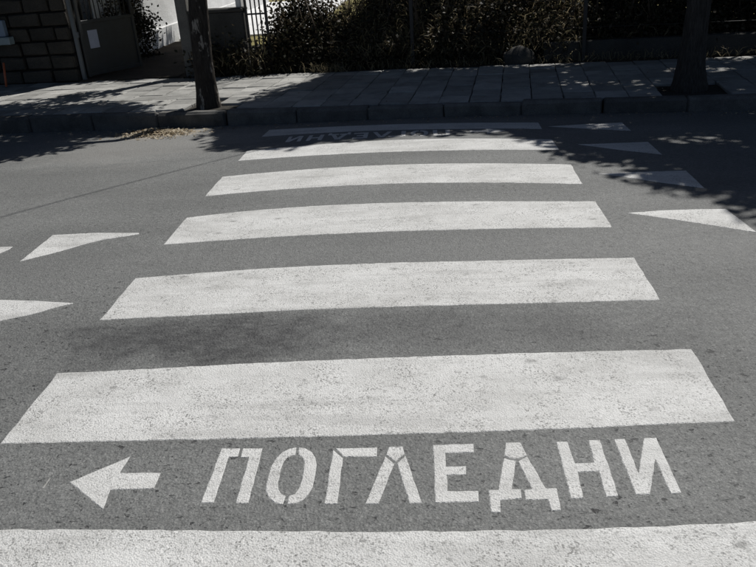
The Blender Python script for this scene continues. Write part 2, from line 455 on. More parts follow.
# ------------------------------------------------------------------ the ground levels
def road_z(x, y):
    yy = min(max(y, 0.8), 8.3)
    return -0.04375 * (1 - exp(-(x + 0.086) ** 2 / 6.25)) - 0.0101 * (yy - 4.5) ** 2

KS = -0.11                                   # the far kerb runs a little askew to the crossing
def kerb_y(x): return 8.13 + KS * x
E_AL = Vector((1, KS, 0)).normalized()       # along the far pavement
E_IN = Vector((-E_AL.y, E_AL.x, 0))          # away from the road
K0 = Vector((0, 8.13, 0))
def far(a, d, z=0.0):
    p = K0 + E_AL * a + E_IN * d
    return Vector((p.x, p.y, z))
FAR_ROT = math.atan2(E_AL.y, E_AL.x)

# wide ground under everything
g = mesh_from([(-300, -300, -0.5), (300, -300, -0.5), (300, 300, -0.5), (-300, 300, -0.5)], [(0, 1, 2, 3)])
mk('ground', g, MAT['soil'], kind='structure')

# road: one sheet with its camber and the slight rise at the crossing
xs = list(np.concatenate([np.linspace(-60, -8, 14), np.arange(-7.5, 7.51, 0.25), np.linspace(8, 60, 14)]))
ys = list(np.concatenate([[0.7], np.arange(1.0, 9.01, 0.25), [9.6, 12.0, 15.5]]))
V, Fc = [], []
for y in ys:
    for x in xs:
        yy = y
        if y > 9.0: yy = max(9.0, min(y, kerb_y(x) + 0.12))
        V.append((x, yy, road_z(x, yy)))
nx = len(xs)
for j in range(len(ys) - 1):
    for i in range(nx - 1):
        a = j * nx + i
        Fc.append((a, a + 1, a + 1 + nx, a + nx))
bm = bmesh.new()
vv = [bm.verts.new(v) for v in V]
for f in Fc: bm.faces.new([vv[i] for i in f])
bmesh.ops.dissolve_degenerate(bm, dist=0.0005, edges=bm.edges[:])
road = mk('road', bm_mesh(bm, 'road', True), MAT['asphalt'], kind='structure')

# ------------------------------------------------------------------ paint
def wobble(pts, step=0.05, amp=0.0022, seed=0):
    rr = random.Random(seed)
    out = []
    n = len(pts)
    for i in range(n):
        a = Vector(pts[i]).to_2d(); b = Vector(pts[(i + 1) % n]).to_2d()
        L = (b - a).length
        k = max(1, int(L / step))
        nrm = Vector((-(b - a).y, (b - a).x)).normalized() if L > 0 else Vector((0, 0))
        for j in range(k):
            p = a.lerp(b, j / k)
            if j: p = p + nrm * rr.uniform(-amp, amp)
            out.append(p)
    return out

def paint_sheet(polys, step=0.05, amp=0.0022, seed=0, lift=0.0016):
    V, Fc = [], []
    for poly in polys:
        pts = wobble(poly, step, amp, seed); seed += 1
        base = len(V); n = len(pts)
        area = sum(pts[i].x * pts[(i + 1) % n].y - pts[(i + 1) % n].x * pts[i].y for i in range(n))
        if area < 0: pts = pts[::-1]
        top = []
        for i, p in enumerate(pts):
            e = (pts[(i + 1) % n] - pts[i - 1]).normalized()
            top.append(Vector((p.x - e.y * 0.0028, p.y + e.x * 0.0028)))
        for p in top: V.append((p.x, p.y, road_z(p.x, p.y) + lift))
        for p in pts: V.append((p.x, p.y, road_z(p.x, p.y) - 0.0003))
        for t in tessellate_polygon([[Vector((p.x, p.y, 0)) for p in pts]]):
            a, b, c = t
            cr = (pts[b] - pts[a]).cross(pts[c] - pts[a])
            Fc.append((base + a, base + b, base + c) if cr > 0 else (base + a, base + c, base + b))
        for i in range(n):
            j = (i + 1) % n
            Fc.append((base + j, base + i, base + n + i, base + n + j))
    return mesh_from(V, Fc, 'paint')

def interp(edge, x):
    for (xa, ya), (xb, yb) in zip(edge[:-1], edge[1:]):
        if xa <= x <= xb or (xb, yb) == edge[-1]:
            t = (x - xa) / (xb - xa)
            return ya + t * (yb - ya)

def smooth_edge(edge):
    """quadratic through the painted edge plus a little of the painter's wander"""
    xs_ = np.array([p[0] for p in edge]); ys_ = np.array([p[1] for p in edge])
    q = np.polyfit(xs_, ys_, 3 if len(edge) > 5 else 2)
    return lambda x: 0.75 * float(np.polyval(q, x)) + 0.25 * float(np.interp(x, xs_, ys_))

def stripe_mesh(near, farr, seed, lift=0.0016):
    rr = random.Random(seed)
    fa, fb = smooth_edge(near), smooth_edge(farr)
    xl0, xl1, xr0, xr1 = near[0][0], farr[0][0], near[-1][0], farr[-1][0]
    nc, nr = 64, 8
    V, Fc = [], []
    wn_ = [rr.uniform(-0.003, 0.003) for _ in range(nc + 1)]
    wf_ = [rr.uniform(-0.003, 0.003) for _ in range(nc + 1)]
    we_ = [rr.uniform(-0.003, 0.003) for _ in range(nr + 1)]
    for low in (0, 1):
        for j in range(nr + 1):
            v = j / nr
            for i in range(nc + 1):
                u = i / nc
                x = (1 - v) * (xl0 + (xr0 - xl0) * u) + v * (xl1 + (xr1 - xl1) * u)
                if i in (0, nc): x += we_[j]
                y = (1 - v) * (fa(x) + wn_[i]) + v * (fb(x) + wf_[i])
                if low:
                    x += 0.004 * ((i == nc) - (i == 0)); y += 0.004 * ((j == nr) - (j == 0))
                V.append((x, y, road_z(x, y) + (lift if not low else -0.0003)))
    W_ = nc + 1
    off = W_ * (nr + 1)
    for j in range(nr):
        for i in range(nc):
            a = j * W_ + i
            Fc.append((a, a + 1, a + 1 + W_, a + W_))
    ring = [i for i in range(W_)] + [j * W_ + nc for j in range(1, nr + 1)] + [nr * W_ + i for i in range(nc - 1, -1, -1)] + [j * W_ for j in range(nr - 1, 0, -1)]
    for a, b in zip(ring, ring[1:] + ring[:1]):
        Fc.append((b, a, a + off, b + off))
    return mesh_from(V, Fc, 'stripe')

ends = STRIPE0_FAR
s0_far = [(-1.74, 1.858)] + ends + [(1.08, 1.872)]
s0_near = [(-1.74, 1.345), (-0.9, 1.335), (-0.2, 1.325), (0.5, 1.34), (1.08, 1.36)]
where = ['nearest white zebra stripe, cut by the bottom of the picture',
         'wide white zebra stripe just beyond the nearest word',
         'white zebra stripe beyond the dark stained gap, third from the camera',
         'fourth white zebra stripe, level with the first triangle on the right',
         'fifth white zebra stripe, level with the shaded triangle on the right',
         'sixth white zebra stripe, its far edge touched by leaf shadow',
         'farthest white zebra stripe, in shade along the far kerb']
for k, lab in enumerate(where):
    near, farr = (s0_near, s0_far) if k == 0 else STRIPE_EDGES[k - 1]
    mk('zebra_stripe', stripe_mesh(near, farr, 50 + k), MAT['paint'], road, label=lab)

def word(letters, arrow, tf, seed, wlab, alab, lift=0.0016):
    root = None
    allp = []
    w = mk('painted_word', None, None, road, label=wlab)
    for i, (ch, polys) in enumerate(letters.items()):
        mk('letter', paint_sheet([[tf(p) for p in q] for q in polys], 0.03, 0.0016, seed + i * 5, lift), MAT['letter_paint'], w)
    mk('painted_arrow', paint_sheet([[tf(p) for p in arrow]], 0.03, 0.0016, seed + 99, lift), MAT['letter_paint'], road, label=alab)

word(LETTERS, ARROW, lambda p: p, 400, 'white stencilled word ПОГЛЕДНИ between the two nearest stripes', 'white arrow pointing left beside the near word')
def turned(p):
    x = 2 * -0.338 - p[0]
    y = 2 * 4.585 - p[1]
    return (x, y + 0.14 - 0.085 * (x + 0.3))
word(LETTERS, ARROW, turned, 700, 'upside-down word ПОГЛЕДНИ in leaf shade by the far stripe', 'arrow pointing right in leaf shade by the far stripe')

tri_lab = {'right3': 'sunlit white triangle right of the fourth stripe', 'right4': 'shaded white triangle right of the fifth stripe',
           'right5': 'dappled white triangle right of the sixth stripe', 'right6': 'farthest white triangle, in shade by the far kerb',
           'left3': 'whole white triangle left of the fourth stripe', 'left2': 'white triangle left of the third stripe, cut by the picture edge',
           'lefttip': 'tip of a white triangle at the left picture edge', 'fleck': 'thin stray fleck of white paint left of the arrow'}
for i, (k, poly) in enumerate(TRIANGLES.items()):
    mk('paint_fleck' if k == 'fleck' else 'painted_triangle', paint_sheet([poly], 0.05, 0.002, 900 + i, 0.0016), MAT['paver' if k == 'fleck' else 'paint'], road, label=tri_lab[k])

# ------------------------------------------------------------------ far pavement with kerb stones and slabs
PW = 2.62                                    # depth of the pavement behind the kerb face
TRUNK_L = Vector((-2.675, 8.86, 0)); TRUNK_R = Vector((2.775, 8.40, 0))
pv = [far(-45, 0.14, -0.035), far(45, 0.14, -0.035), far(45, PW, -0.035), far(-45, PW, -0.035)]
pb = [Vector((p.x, p.y, -0.4)) for p in pv]
pavement = mk('far_pavement', mesh_from(pv + pb, [(0, 1, 2, 3), (1, 0, 4, 5), (2, 1, 5, 6), (3, 2, 6, 7), (0, 3, 7, 4)]), MAT['joint'], kind='structure')
KL = 0.83
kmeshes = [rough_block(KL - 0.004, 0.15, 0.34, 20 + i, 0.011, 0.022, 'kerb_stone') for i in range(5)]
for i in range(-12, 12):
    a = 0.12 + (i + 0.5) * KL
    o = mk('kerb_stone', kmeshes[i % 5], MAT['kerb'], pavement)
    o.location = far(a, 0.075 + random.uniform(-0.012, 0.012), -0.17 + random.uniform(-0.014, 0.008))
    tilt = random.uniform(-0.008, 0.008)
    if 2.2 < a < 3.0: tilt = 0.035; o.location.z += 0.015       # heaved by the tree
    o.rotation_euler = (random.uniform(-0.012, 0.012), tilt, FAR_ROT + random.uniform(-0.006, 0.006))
PS = 0.335
pmeshes = [rough_block(PS - 0.008, PS - 0.008, 0.06, 60 + i, 0.005, 0.008, 'paving_slab') for i in range(6)]
cnt = 0
for r in range(7):
    for i in range(-21, 20):
        a = 0.05 + (i + 0.5) * PS
        d = 0.16 + (r + 0.5) * PS
        p = far(a, d)
        if (p - TRUNK_L).length < 0.33 or (p - TRUNK_R).length < 0.38: continue
        o = mk('paving_slab', pmeshes[(i * 7 + r * 3) % 6], MAT['paver'], pavement)
        o.location = far(a, d, -0.030 + random.uniform(-0.006, 0.004))
        o.rotation_euler = (random.uniform(-0.008, 0.008), random.uniform(-0.008, 0.008), FAR_ROT + random.choice((0, pi / 2, pi)) + random.uniform(-0.006, 0.006))
        cnt += 1
# loose soil strip between the slabs and the fence
bm = bmesh.new()
grid = [[None] * 9 for _ in range(121)]
for i in range(121):
    for j in range(9):
        p = far(-15 + i * 0.25, 2.46 + j * 0.14)
        z = -0.02 + 0.035 * (1 - abs(j - 4) / 4.0) * random.uniform(0.2, 1.0)
        grid[i][j] = bm.verts.new((p.x, p.y, z))
for i in range(120):
    for j in range(8):
        bm.faces.new((grid[i][j], grid[i + 1][j], grid[i + 1][j + 1], grid[i][j + 1]))
mk('soil_strip', bm_mesh(bm, 'soil', True), MAT['soil'], kind='structure')

# near pavement the photographer stands on
npv = mk('near_pavement', box_mesh(-45, 45, -5, 0.72, -0.4, -0.003), MAT['paver'], kind='structure')
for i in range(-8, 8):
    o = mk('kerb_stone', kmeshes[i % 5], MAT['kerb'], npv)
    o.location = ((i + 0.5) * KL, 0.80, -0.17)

# the yard behind the fence
yv = []
NYX, NYY = 40, 40
for j in range(NYY + 1):
    for i in range(NYX + 1):
        x = -22 + i * 44 / NYX; d = 3.5 + j * 36.5 / NYY
        p = far(x, d)
        yv.append((p.x, p.y, -0.02 + random.uniform(-0.02, 0.02)))
yf = [(j * (NYX + 1) + i, j * (NYX + 1) + i + 1, (j + 1) * (NYX + 1) + i + 1, (j + 1) * (NYX + 1) + i) for j in range(NYY) for i in range(NYX)]
mk('yard_lawn', mesh_from(yv, yf, 'lawn', True), MAT['lawn'], kind='structure')
mk('entrance_shade_sheet', box_mesh(-5.3, -3.75, 11.15, 15.9, -0.3, 0.012, 0.01), MAT['soil'], kind='structure')  # dark soil colour stands in for the shade on the entrance ground
mk('yard_path', box_mesh(-5.6, -2.6, 16.2, 26, -0.3, 0.035, 0.01), MAT['plaster'], kind='structure')

# ------------------------------------------------------------------ leaf makers
def leaf_quads(C, size, flat=0.5, aspect=0.62, spread=0.35):
    """C: (n,3) centres; kite-shaped leaves with random attitudes"""
    n = len(C)
    nrm = rng.normal(size=(n, 3)); nrm[:, 2] = np.abs(nrm[:, 2]) + flat
    nrm /= np.linalg.norm(nrm, axis=1)[:, None]
    t = rng.normal(size=(n, 3)); t -= (t * nrm).sum(1)[:, None] * nrm
    t /= np.linalg.norm(t, axis=1)[:, None]
    b = np.cross(nrm, t)
    s = size * rng.uniform(1 - spread, 1 + spread, n)[:, None]
    q = np.stack([C - t * s * 0.5, C + b * s * aspect * 0.5 - t * s * 0.05 + nrm * s * 0.06, C + t * s * 0.5, C - b * s * aspect * 0.5 - t * s * 0.05 + nrm * s * 0.06], 1)
    return q.reshape(-1, 3)

def blades(C, length, width, lean=0.5, droop=0.5, up=1.0, spread=0.5):
    """narrow bent blades from base points, as two quads each"""
    n = len(C)
    L = (length * rng.uniform(1 - spread, 1 + spread, n))[:, None]
    d = rng.normal(size=(n, 3)) * lean; d[:, 2] = up
    d /= np.linalg.norm(d, axis=1)[:, None]
    h = rng.normal(size=(n, 3)); h[:, 2] = 0; h /= np.linalg.norm(h, axis=1)[:, None]
    m = C + d * L * 0.55
    e = m + d * L * 0.35 + h * L * droop * 0.35 - np.array([0, 0, 1.0]) * L * droop * 0.25
    w = np.cross(d, rng.normal(size=(n, 3))); w /= np.linalg.norm(w, axis=1)[:, None]
    w = w * width * 0.5
    q = np.stack([C - w, C + w, m + w, m - w, m - w, m + w, e + w * 0.15, e - w * 0.15], 1)
    return q.reshape(-1, 3), 2 * n

# ------------------------------------------------------------------ trees
def inside(poly, x, y):
    c = False; n = len(poly)
    for i in range(n):
        x1, y1 = poly[i]; x2, y2 = poly[(i + 1) % n]
        if (y1 > y) != (y2 > y) and x < (x2 - x1) * (y - y1) / (y2 - y1) + x1: c = not c
    return c

def edge_dist(poly, x, y):
    best = 9
    for i in range(len(poly)):
        a = Vector(poly[i]); b = Vector(poly[(i + 1) % len(poly)])
        ab = b - a; t = max(0, min(1, (Vector((x, y)) - a).dot(ab) / ab.length_squared))
        best = min(best, (Vector((x, y)) - a - ab * t).length)
    return best

def crown_over(area, hmin, hmax, per_m2, margin, thin=None, seed=0, r=0.34):
    """centres of leaf clumps of a crown whose shade covers the given piece of ground"""
    rr = random.Random(seed)
    xs_ = [p[0] for p in area]; ys_ = [p[1] for p in area]
    A = (max(xs_) - min(xs_)) * (max(ys_) - min(ys_))
    out = []
    for _ in range(int(A * per_m2)):
        x = rr.uniform(min(xs_), max(xs_)); y = rr.uniform(min(ys_), max(ys_))
        if not inside(area, x, y): continue
        if edge_dist(area, x, y) < margin: continue
        if thin and rr.random() > thin(x, y): continue
        h = rr.uniform(hmin, hmax)
        out.append((x + OFX * h, y + OFY * h, h, r * rr.uniform(0.7, 1.25)))
    return out

def tree(name, label, base, trunk_path, trunk_r, clumps, bark, leaf_size, per_clump, group, seed, flare=1.3, limbs=9):
    rr = random.Random(seed)
    root = empty(name, base, label, 'tree', group)
    # trunk with a flared, uneven foot
    n = 18
    V, Fc = [], []
    path = []
    for i in range(len(trunk_path) - 1):
        for k in range(7):
            path.append(Vector(trunk_path[i]).lerp(Vector(trunk_path[i + 1]), k / 7))
    path.append(Vector(trunk_path[-1]))
    ph = [rr.uniform(0, 6.28) for _ in range(4)]
    for i, p in enumerate(path):
        f = i / (len(path) - 1)
        r0 = trunk_r * (1 - 0.42 * f)
        r0 *= 1 + (flare - 1) * exp(-max(p.z, 0) / 0.16)
        for k in range(n):
            a = 2 * pi * k / n
            rr_ = r0 * (1 + 0.07 * sin(3 * a + ph[0] + p.z * 0.8) + 0.045 * sin(5 * a + ph[1] - p.z * 1.5) + 0.03 * sin(2 * a + p.z * 5 + ph[2]) + rr.uniform(-0.02, 0.02))
            V.append((p.x + rr_ * cos(a), p.y + rr_ * sin(a), p.z))
    for i in range(len(path) - 1):
        for k in range(n):
            a, b = i * n + k, i * n + (k + 1) % n
            Fc.append((a, b, b + n, a + n))
    Fc.append(tuple(range((len(path) - 1) * n, len(path) * n)))
    mk('trunk', mesh_from(V, Fc, 'trunk', True), bark, root)
    # limbs from the trunk to the clumps
    top = path[-1]
    tgt = [Vector(c[:3]) - Vector(base) for c in clumps]
    rr.shuffle(tgt)
    for q in tgt[:limbs]:
        st = path[int(len(path) * rr.uniform(0.72, 0.98))]
        mid = st.lerp(q, 0.5) + Vector((0, 0, 0.25 * (q - st).length * rr.uniform(0.1, 0.6)))
        r = trunk_r * rr.uniform(0.26, 0.42)
        pts = [st, st.lerp(mid, 0.5) + Vector((0, 0, 0.08)), mid, mid.lerp(q, 0.6), q]
        v, f = tube(pts, [r, r * 0.8, r * 0.6, r * 0.35, r * 0.12], 7, wob=0.06, seed=rr.randint(0, 999))
        mk('limb', mesh_from(v, f, 'limb', True), bark, root)
    # crown
    Cs = []
    for (x, y, z, r) in clumps:
        m = int(per_clump * (r / 0.34) ** 2)
        d = rng.normal(size=(m, 3)); d /= np.linalg.norm(d, axis=1)[:, None]
        d *= (rng.uniform(0, 1, m) ** 0.45)[:, None] * r
        Cs.append(np.array([x - base[0], y - base[1], z]) + d * np.array([1, 1, 0.8]))
    C = np.concatenate(Cs)
    mk('crown', mesh_np(leaf_quads(C, leaf_size), len(C), 'leaves'), MAT['leaf'], root)
    return root

# ground shaded by each crown, as it falls in the sun
SH_L = [(-9.0, 9.35), (-5.7, 9.65), (-4.9, 10.0), (-4.3, 10.45), (-4.25, 10.1), (-4.6, 9.6), (-3.7, 9.15), (-3.3, 8.75), (-3.35, 8.0), (-3.7, 7.5), (-4.3, 6.9), (-5.6, 6.4), (-9.0, 5.9)]
SH_R = [(0.75, 7.25), (0.95, 6.7), (1.05, 6.15), (1.25, 5.6), (1.4, 5.1), (1.66, 4.72), (1.92, 4.36), (2.4, 3.95), (3.2, 3.5), (4.6, 4.0), (4.9, 5.5), (4.6, 7.3), (2.8, 7.6)]
SH_A = [(-2.36, 8.85), (-2.3, 7.9), (-2.1, 7.05), (-1.7, 6.85), (-1.26, 6.93), (-0.9, 7.08), (-0.45, 7.0), (0.0, 7.15), (0.5, 7.05), (1.1, 6.7), (1.4, 7.2), (1.4, 12.9), (-0.3, 12.7), (-1.4, 11.0)]
SH_B = [(0.9, 7.4), (4.6, 6.6), (8.5, 6.0), (9.5, 12.9), (0.9, 12.9)]
SH_C = [(-7.0, 10.95), (-5.8, 13.9), (-5.25, 14.45), (-5.2, 15.9), (-3.95, 15.9), (-3.35, 11.25), (-4.2, 11.2)]

from mathutils import noise as mnoise
def fleck(x, y, k=0.0):
    """gaps between the boughs, where long flecks of sun come through"""
    return mnoise.noise(Vector((x * 1.1 + 3.1 + k, y * 2.6 + 1.7, k)))
def thin_R(x, y):
    if fleck(x, y) > 0.17: return 0.0
    return 0.8
def thin_A(x, y):
    if (x + 0.02) ** 2 / 0.09 + (y - 7.25) ** 2 / 0.02 < 1: return 0.0
    if x > 0.2 and y < 7.6: return 0.35
    if y > 10.3 and -0.95 < x < 2: return 0.012
    return 1.0
def thin_B(x, y):
    if y > 10.3 and x < 2.2: return 0.012
    if fleck(x, y, 4.0) > 0.33: return 0.05
    return 0.72

cl = crown_over(SH_L, 2.7, 5.2, 34, 0.13, lambda x, y: 0.0 if fleck(x, y, 9.0) > 0.30 else 1.0, 1)
tree('street_tree', 'leaning dark street tree with pale patches on its bark at the left kerb', TRUNK_L, [(0, 0, -0.12), (0.02, 0, 0.5), (0.062, 0.02, 1.17), (0.16, 0.25, 2.2), (-0.1, 0.7, 3.2)], 0.125, cl, MAT['bark'], 0.12, 60, 'street trees on the far pavement', 3, 1.18)
cr_ = crown_over(SH_R, 4.0, 7.0, 58, 0.17, thin_R, 2)
tree('street_tree', 'upright thick grey street tree trunk in deep shade at the right kerb', TRUNK_R, [(0, 0, -0.12), (-0.005, 0, 0.3), (0.005, 0, 0.9), (0.1, 0.0, 2.4), (0.4, -0.1, 4.0)], 0.148, cr_, MAT['bark2'], 0.12, 60, 'street trees on the far pavement', 4, 1.28)
ca = crown_over(SH_A, 4.2, 7.0, 60, 0.17, thin_A, 5)
tree('yard_tree', 'leafy yard tree behind the overgrown fence shading the far stripe', Vector((1.6, 13.6, 0)), [(0, 0, -0.15), (0.05, 0, 1.2), (-0.1, -0.1, 2.6), (-0.3, -0.3, 4.0)], 0.17, ca, MAT['bark2'], 0.13, 62, 'yard trees behind the fence', 6)
cb = crown_over(SH_B, 3.6, 6.8, 46, 0.17, thin_B, 7)
tree('yard_tree', 'leafy yard tree behind the dark right end of the fence', Vector((6.6, 13.4, 0)), [(0, 0, -0.15), (0.0, 0.05, 1.2), (-0.15, 0.0, 2.6), (-0.2, -0.2, 3.8)], 0.19, cb, MAT['bark2'], 0.13, 62, 'yard trees behind the fence', 8)

cc = crown_over(SH_C, 4.4, 6.6, 60, 0.14, None, 9)
tree('yard_tree', 'leafy yard tree shading the entrance inside the open gate', Vector((-1.0, 17.0, 0)), [(0, 0, -0.15), (-0.05, 0, 1.2), (-0.2, -0.1, 2.6), (-0.5, -0.2, 4.0)], 0.17, cc, MAT['bark2'], 0.13, 62, 'yard trees behind the fence', 10)

# ------------------------------------------------------------------ frontage: wall, gate, fence
FD = 2.86                                    # fence line behind the kerb
def fx(a, d, z): return far(a, d, z)
def fbox(name, a0, a1, d0, d1, z0, z1, mat, parent, bevel=0.006, rel=None, label=None):
    """box in the pavement's own directions"""
    o = mk(name, box_mesh(-(a1 - a0) / 2, (a1 - a0) / 2, -(d1 - d0) / 2, (d1 - d0) / 2, z0, z1, bevel), mat, parent, label=label)
    p = far((a0 + a1) / 2, (d0 + d1) / 2)
    q = parent.location if parent is not None else Vector((0, 0, 0))
    o.location = (p.x - q.x, p.y - q.y, 0)
    o.rotation_euler = (0, 0, FAR_ROT)
    return o

# stone block wall at the left
sw_a1 = -5.63
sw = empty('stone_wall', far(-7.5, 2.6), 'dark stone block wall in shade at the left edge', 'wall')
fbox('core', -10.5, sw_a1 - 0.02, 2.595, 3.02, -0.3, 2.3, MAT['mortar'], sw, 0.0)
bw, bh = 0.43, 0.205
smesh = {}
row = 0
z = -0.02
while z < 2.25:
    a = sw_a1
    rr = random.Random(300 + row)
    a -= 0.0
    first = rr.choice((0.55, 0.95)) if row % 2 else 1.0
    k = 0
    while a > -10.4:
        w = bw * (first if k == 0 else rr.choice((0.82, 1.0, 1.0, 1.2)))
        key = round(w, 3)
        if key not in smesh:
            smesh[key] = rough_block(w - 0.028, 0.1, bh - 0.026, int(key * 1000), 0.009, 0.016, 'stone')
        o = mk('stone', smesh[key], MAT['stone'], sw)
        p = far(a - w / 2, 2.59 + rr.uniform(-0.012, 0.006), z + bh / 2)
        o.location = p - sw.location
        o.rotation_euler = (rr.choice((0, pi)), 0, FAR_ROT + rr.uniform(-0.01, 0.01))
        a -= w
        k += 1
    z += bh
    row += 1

# letter box on the wall, cut by the picture edge
lb = empty('letter_box', far(-6.76, 2.47, 0.0), 'pale blue metal letter box on the stone wall, cut by the left edge', 'letter box')
fbox('body', -6.92, -6.61, 2.44, 2.525, 0.70, 0.93, MAT['box_blue'], lb, 0.008)
fbox('lid', -6.94, -6.54, 2.40, 2.53, 0.585, 0.695, MAT['box_lid'], lb, 0.01)
fbox('bracket', -6.84, -6.69, 2.50, 2.60, 0.62, 0.9, MAT['dark_steel'], lb, 0.0)

# thin orange-red stake at the wall's foot
v, f = tube([far(-6.72, 2.30, -0.04), far(-6.73, 2.36, 0.17), far(-6.745, 2.42, 0.33)], [0.017, 0.017, 0.016], 10)
o = mk('garden_stake', mesh_from(v, f, 'stake', True), MAT['red'], label='thin orange-red stake leaning against the foot of the stone wall', cat='stake')

# gate: posts, leaf swung open into the yard
gp = empty('gate_post', far(-5.58, 2.62), 'pale steel gate post catching sunlight beside the stone wall', 'post')
fbox('pipe', -5.615, -5.555, 2.59, 2.65, -0.1, 2.2, MAT['steel'], gp, 0.012)
fbox('hinge', -5.57, -5.53, 2.60, 2.64, 0.62, 0.70, MAT['steel'], gp, 0.006)
fbox('hinge', -5.57, -5.53, 2.60, 2.64, 1.62, 1.70, MAT['steel'], gp, 0.006)
fbox('cap', -5.625, -5.545, 2.58, 2.66, 2.2, 2.22, MAT['steel'], gp, 0.006)

gate = empty('yard_gate', far(-5.52, 2.64), 'dark metal yard gate swung open, solid below and barred above', 'gate')
gate.rotation_euler = (0, 0, FAR_ROT + radians(66))
def gbox(name, x0, x1, y0, y1, z0, z1, mat, bevel=0.004):
    return mk(name, box_mesh(x0, x1, y0, y1, z0, z1, bevel), mat, gate)
GWD = 0.98
gbox('stile', 0.0, 0.045, -0.02, 0.02, 0.04, 1.9, MAT['gate_green'])
gbox('stile', GWD, GWD + 0.045, -0.02, 0.02, 0.04, 1.9, MAT['gate_green'])
for z0 in (0.05, 0.80, 1.85): gbox('rail', 0.046, GWD - 0.001, -0.018, 0.018, z0, z0 + 0.05, MAT['gate_green'])
gbox('sheet_panel', 0.046, GWD - 0.001, -0.004, 0.004, 0.101, 0.799, MAT['gate_green'], 0.0)
for i in range(11):
    x = 0.11 + i * 0.078
    v, f = tube([(x, 0, 0.851), (x, 0, 1.849)], [0.009, 0.009], 8)
    mk('bar', mesh_from(v, f, 'bar', True), MAT['gate_green'], gate)
gbox('sticker', 0.13, 0.30, -0.0075, -0.0045, 0.44, 0.70, MAT['sticker'], 0.0)
gbox('latch', GWD - 0.02, GWD + 0.06, -0.04, -0.0205, 0.84, 0.93, MAT['dark_steel'])

gp2 = empty('gate_post', far(-3.87, 2.72), 'grey concrete gate post behind the leaning street tree', 'post')
fbox('shaft', -3.96, -3.79, 2.66, 2.83, -0.2, 2.05, MAT['post'], gp2, 0.015)
fbox('cap', -4.0, -3.75, 2.62, 2.87, 2.05, 2.12, MAT['post'], gp2, 0.02)

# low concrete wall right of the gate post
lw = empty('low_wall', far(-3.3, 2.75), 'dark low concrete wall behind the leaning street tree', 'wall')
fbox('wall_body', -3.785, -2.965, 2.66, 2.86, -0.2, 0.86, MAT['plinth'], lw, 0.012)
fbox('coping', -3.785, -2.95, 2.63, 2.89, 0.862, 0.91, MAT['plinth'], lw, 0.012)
wp = empty('meter_cabinet', far(-2.985, 2.74, 0.0), 'small white cabinet standing on the low wall by the barred gap', 'cabinet')
fbox('body', -3.05, -2.975, 2.68, 2.82, 0.913, 1.30, MAT['white_bit'], wp, 0.006)
fbox('door', -3.043, -2.982, 2.672, 2.678, 0.93, 1.28, MAT['white_bit'], wp, 0.0)

# narrow barred wicket
wk = empty('wicket_gate', far(-2.83, 2.74), 'narrow barred wicket with sunlit yard showing between its bars', 'gate')
fbox('stile', -2.945, -2.915, 2.72, 2.76, -0.02, 1.8, MAT['dark_steel'], wk, 0.003)
fbox('stile', -2.655, -2.62, 2.72, 2.76, -0.02, 1.8, MAT['dark_steel'], wk, 0.003)
for z0 in (0.02, 0.80, 1.74): fbox('rail', -2.913, -2.657, 2.725, 2.755, z0, z0 + 0.022, MAT['dark_steel'], wk, 0.0)
fbox('kick_plate', -2.913, -2.657, 2.736, 2.744, 0.045, 0.36, MAT['dark_steel'], wk, 0.0)
for a in (-2.85, -2.785, -2.72):
    o = fbox('bar', a - 0.008, a + 0.008, 2.731, 2.749, 0.361, 1.739, MAT['dark_steel'], wk, 0.0)

# fence on a low plinth to the right
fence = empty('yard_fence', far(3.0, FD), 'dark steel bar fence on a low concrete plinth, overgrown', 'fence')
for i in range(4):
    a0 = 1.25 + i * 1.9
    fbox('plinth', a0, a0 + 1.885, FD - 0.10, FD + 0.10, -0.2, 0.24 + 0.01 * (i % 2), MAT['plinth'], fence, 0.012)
for a in (-0.55, 1.78, 3.2, 4.85, 6.6):
    fbox('post', a - 0.025, a + 0.025, FD - 0.16, FD - 0.105, -0.05, 1.9, MAT['dark_steel'], fence, 0.004)
for z0 in (0.42, 0.78, 1.14, 1.5, 1.85):
    v, f = tube([far(-0.5, FD - 0.1, z0) - fence.location, far(4.0, FD - 0.1, z0 - 0.01) - fence.location, far(8.7, FD - 0.1, z0) - fence.location], [0.003] * 3, 6)
    mk('wire', mesh_from(v, f, 'wire', True), MAT['dark_steel'], fence)
cp = empty('concrete_post', far(4.42, 2.66), 'grey concrete post at the right picture edge beyond the trunk', 'post')
fbox('shaft', 4.30, 4.50, 2.56, 2.74, -0.2, 1.9, MAT['post'], cp, 0.015)
fbox('cap', 4.27, 4.53, 2.53, 2.77, 1.9, 1.96, MAT['post'], cp, 0.02)

# house along the left side of the yard: its long wall faces the sun
house = empty('house', (-7.5, 17, 0), 'white plastered house wall, sunlit, seen through the open gate', 'house')
def hbox(name, x0, x1, y0, y1, z0, z1, mat, bevel=0.01, parent=None):
    o = mk(name, box_mesh(x0 - house.location.x, x1 - house.location.x, y0 - house.location.y, y1 - house.location.y, z0, z1, bevel), mat, parent or house)
    return o
hbox('wall', -10.0, -5.34, 12.3, 26.0, -0.3, 3.4, MAT['plaster'])
hbox('base_course', -9.9, -5.28, 12.24, 26.1, -0.3, 0.36, MAT['plaster'])
rv = [(-10.5, 11.7, 3.4), (-4.9, 11.7, 3.4), (-4.9, 26.5, 3.4), (-10.5, 26.5, 3.4), (-7.7, 11.7, 4.9), (-7.7, 26.5, 4.9)]
roofm = make_metal('roof_tile', (0.30, 0.13, 0.08), 0.8)
mk('roof', mesh_from([Vector(p) - house.location for p in rv], [(0, 1, 4), (1, 2, 5, 4), (2, 3, 5), (3, 0, 4, 5), (3, 2, 1, 0)]), roofm, house)
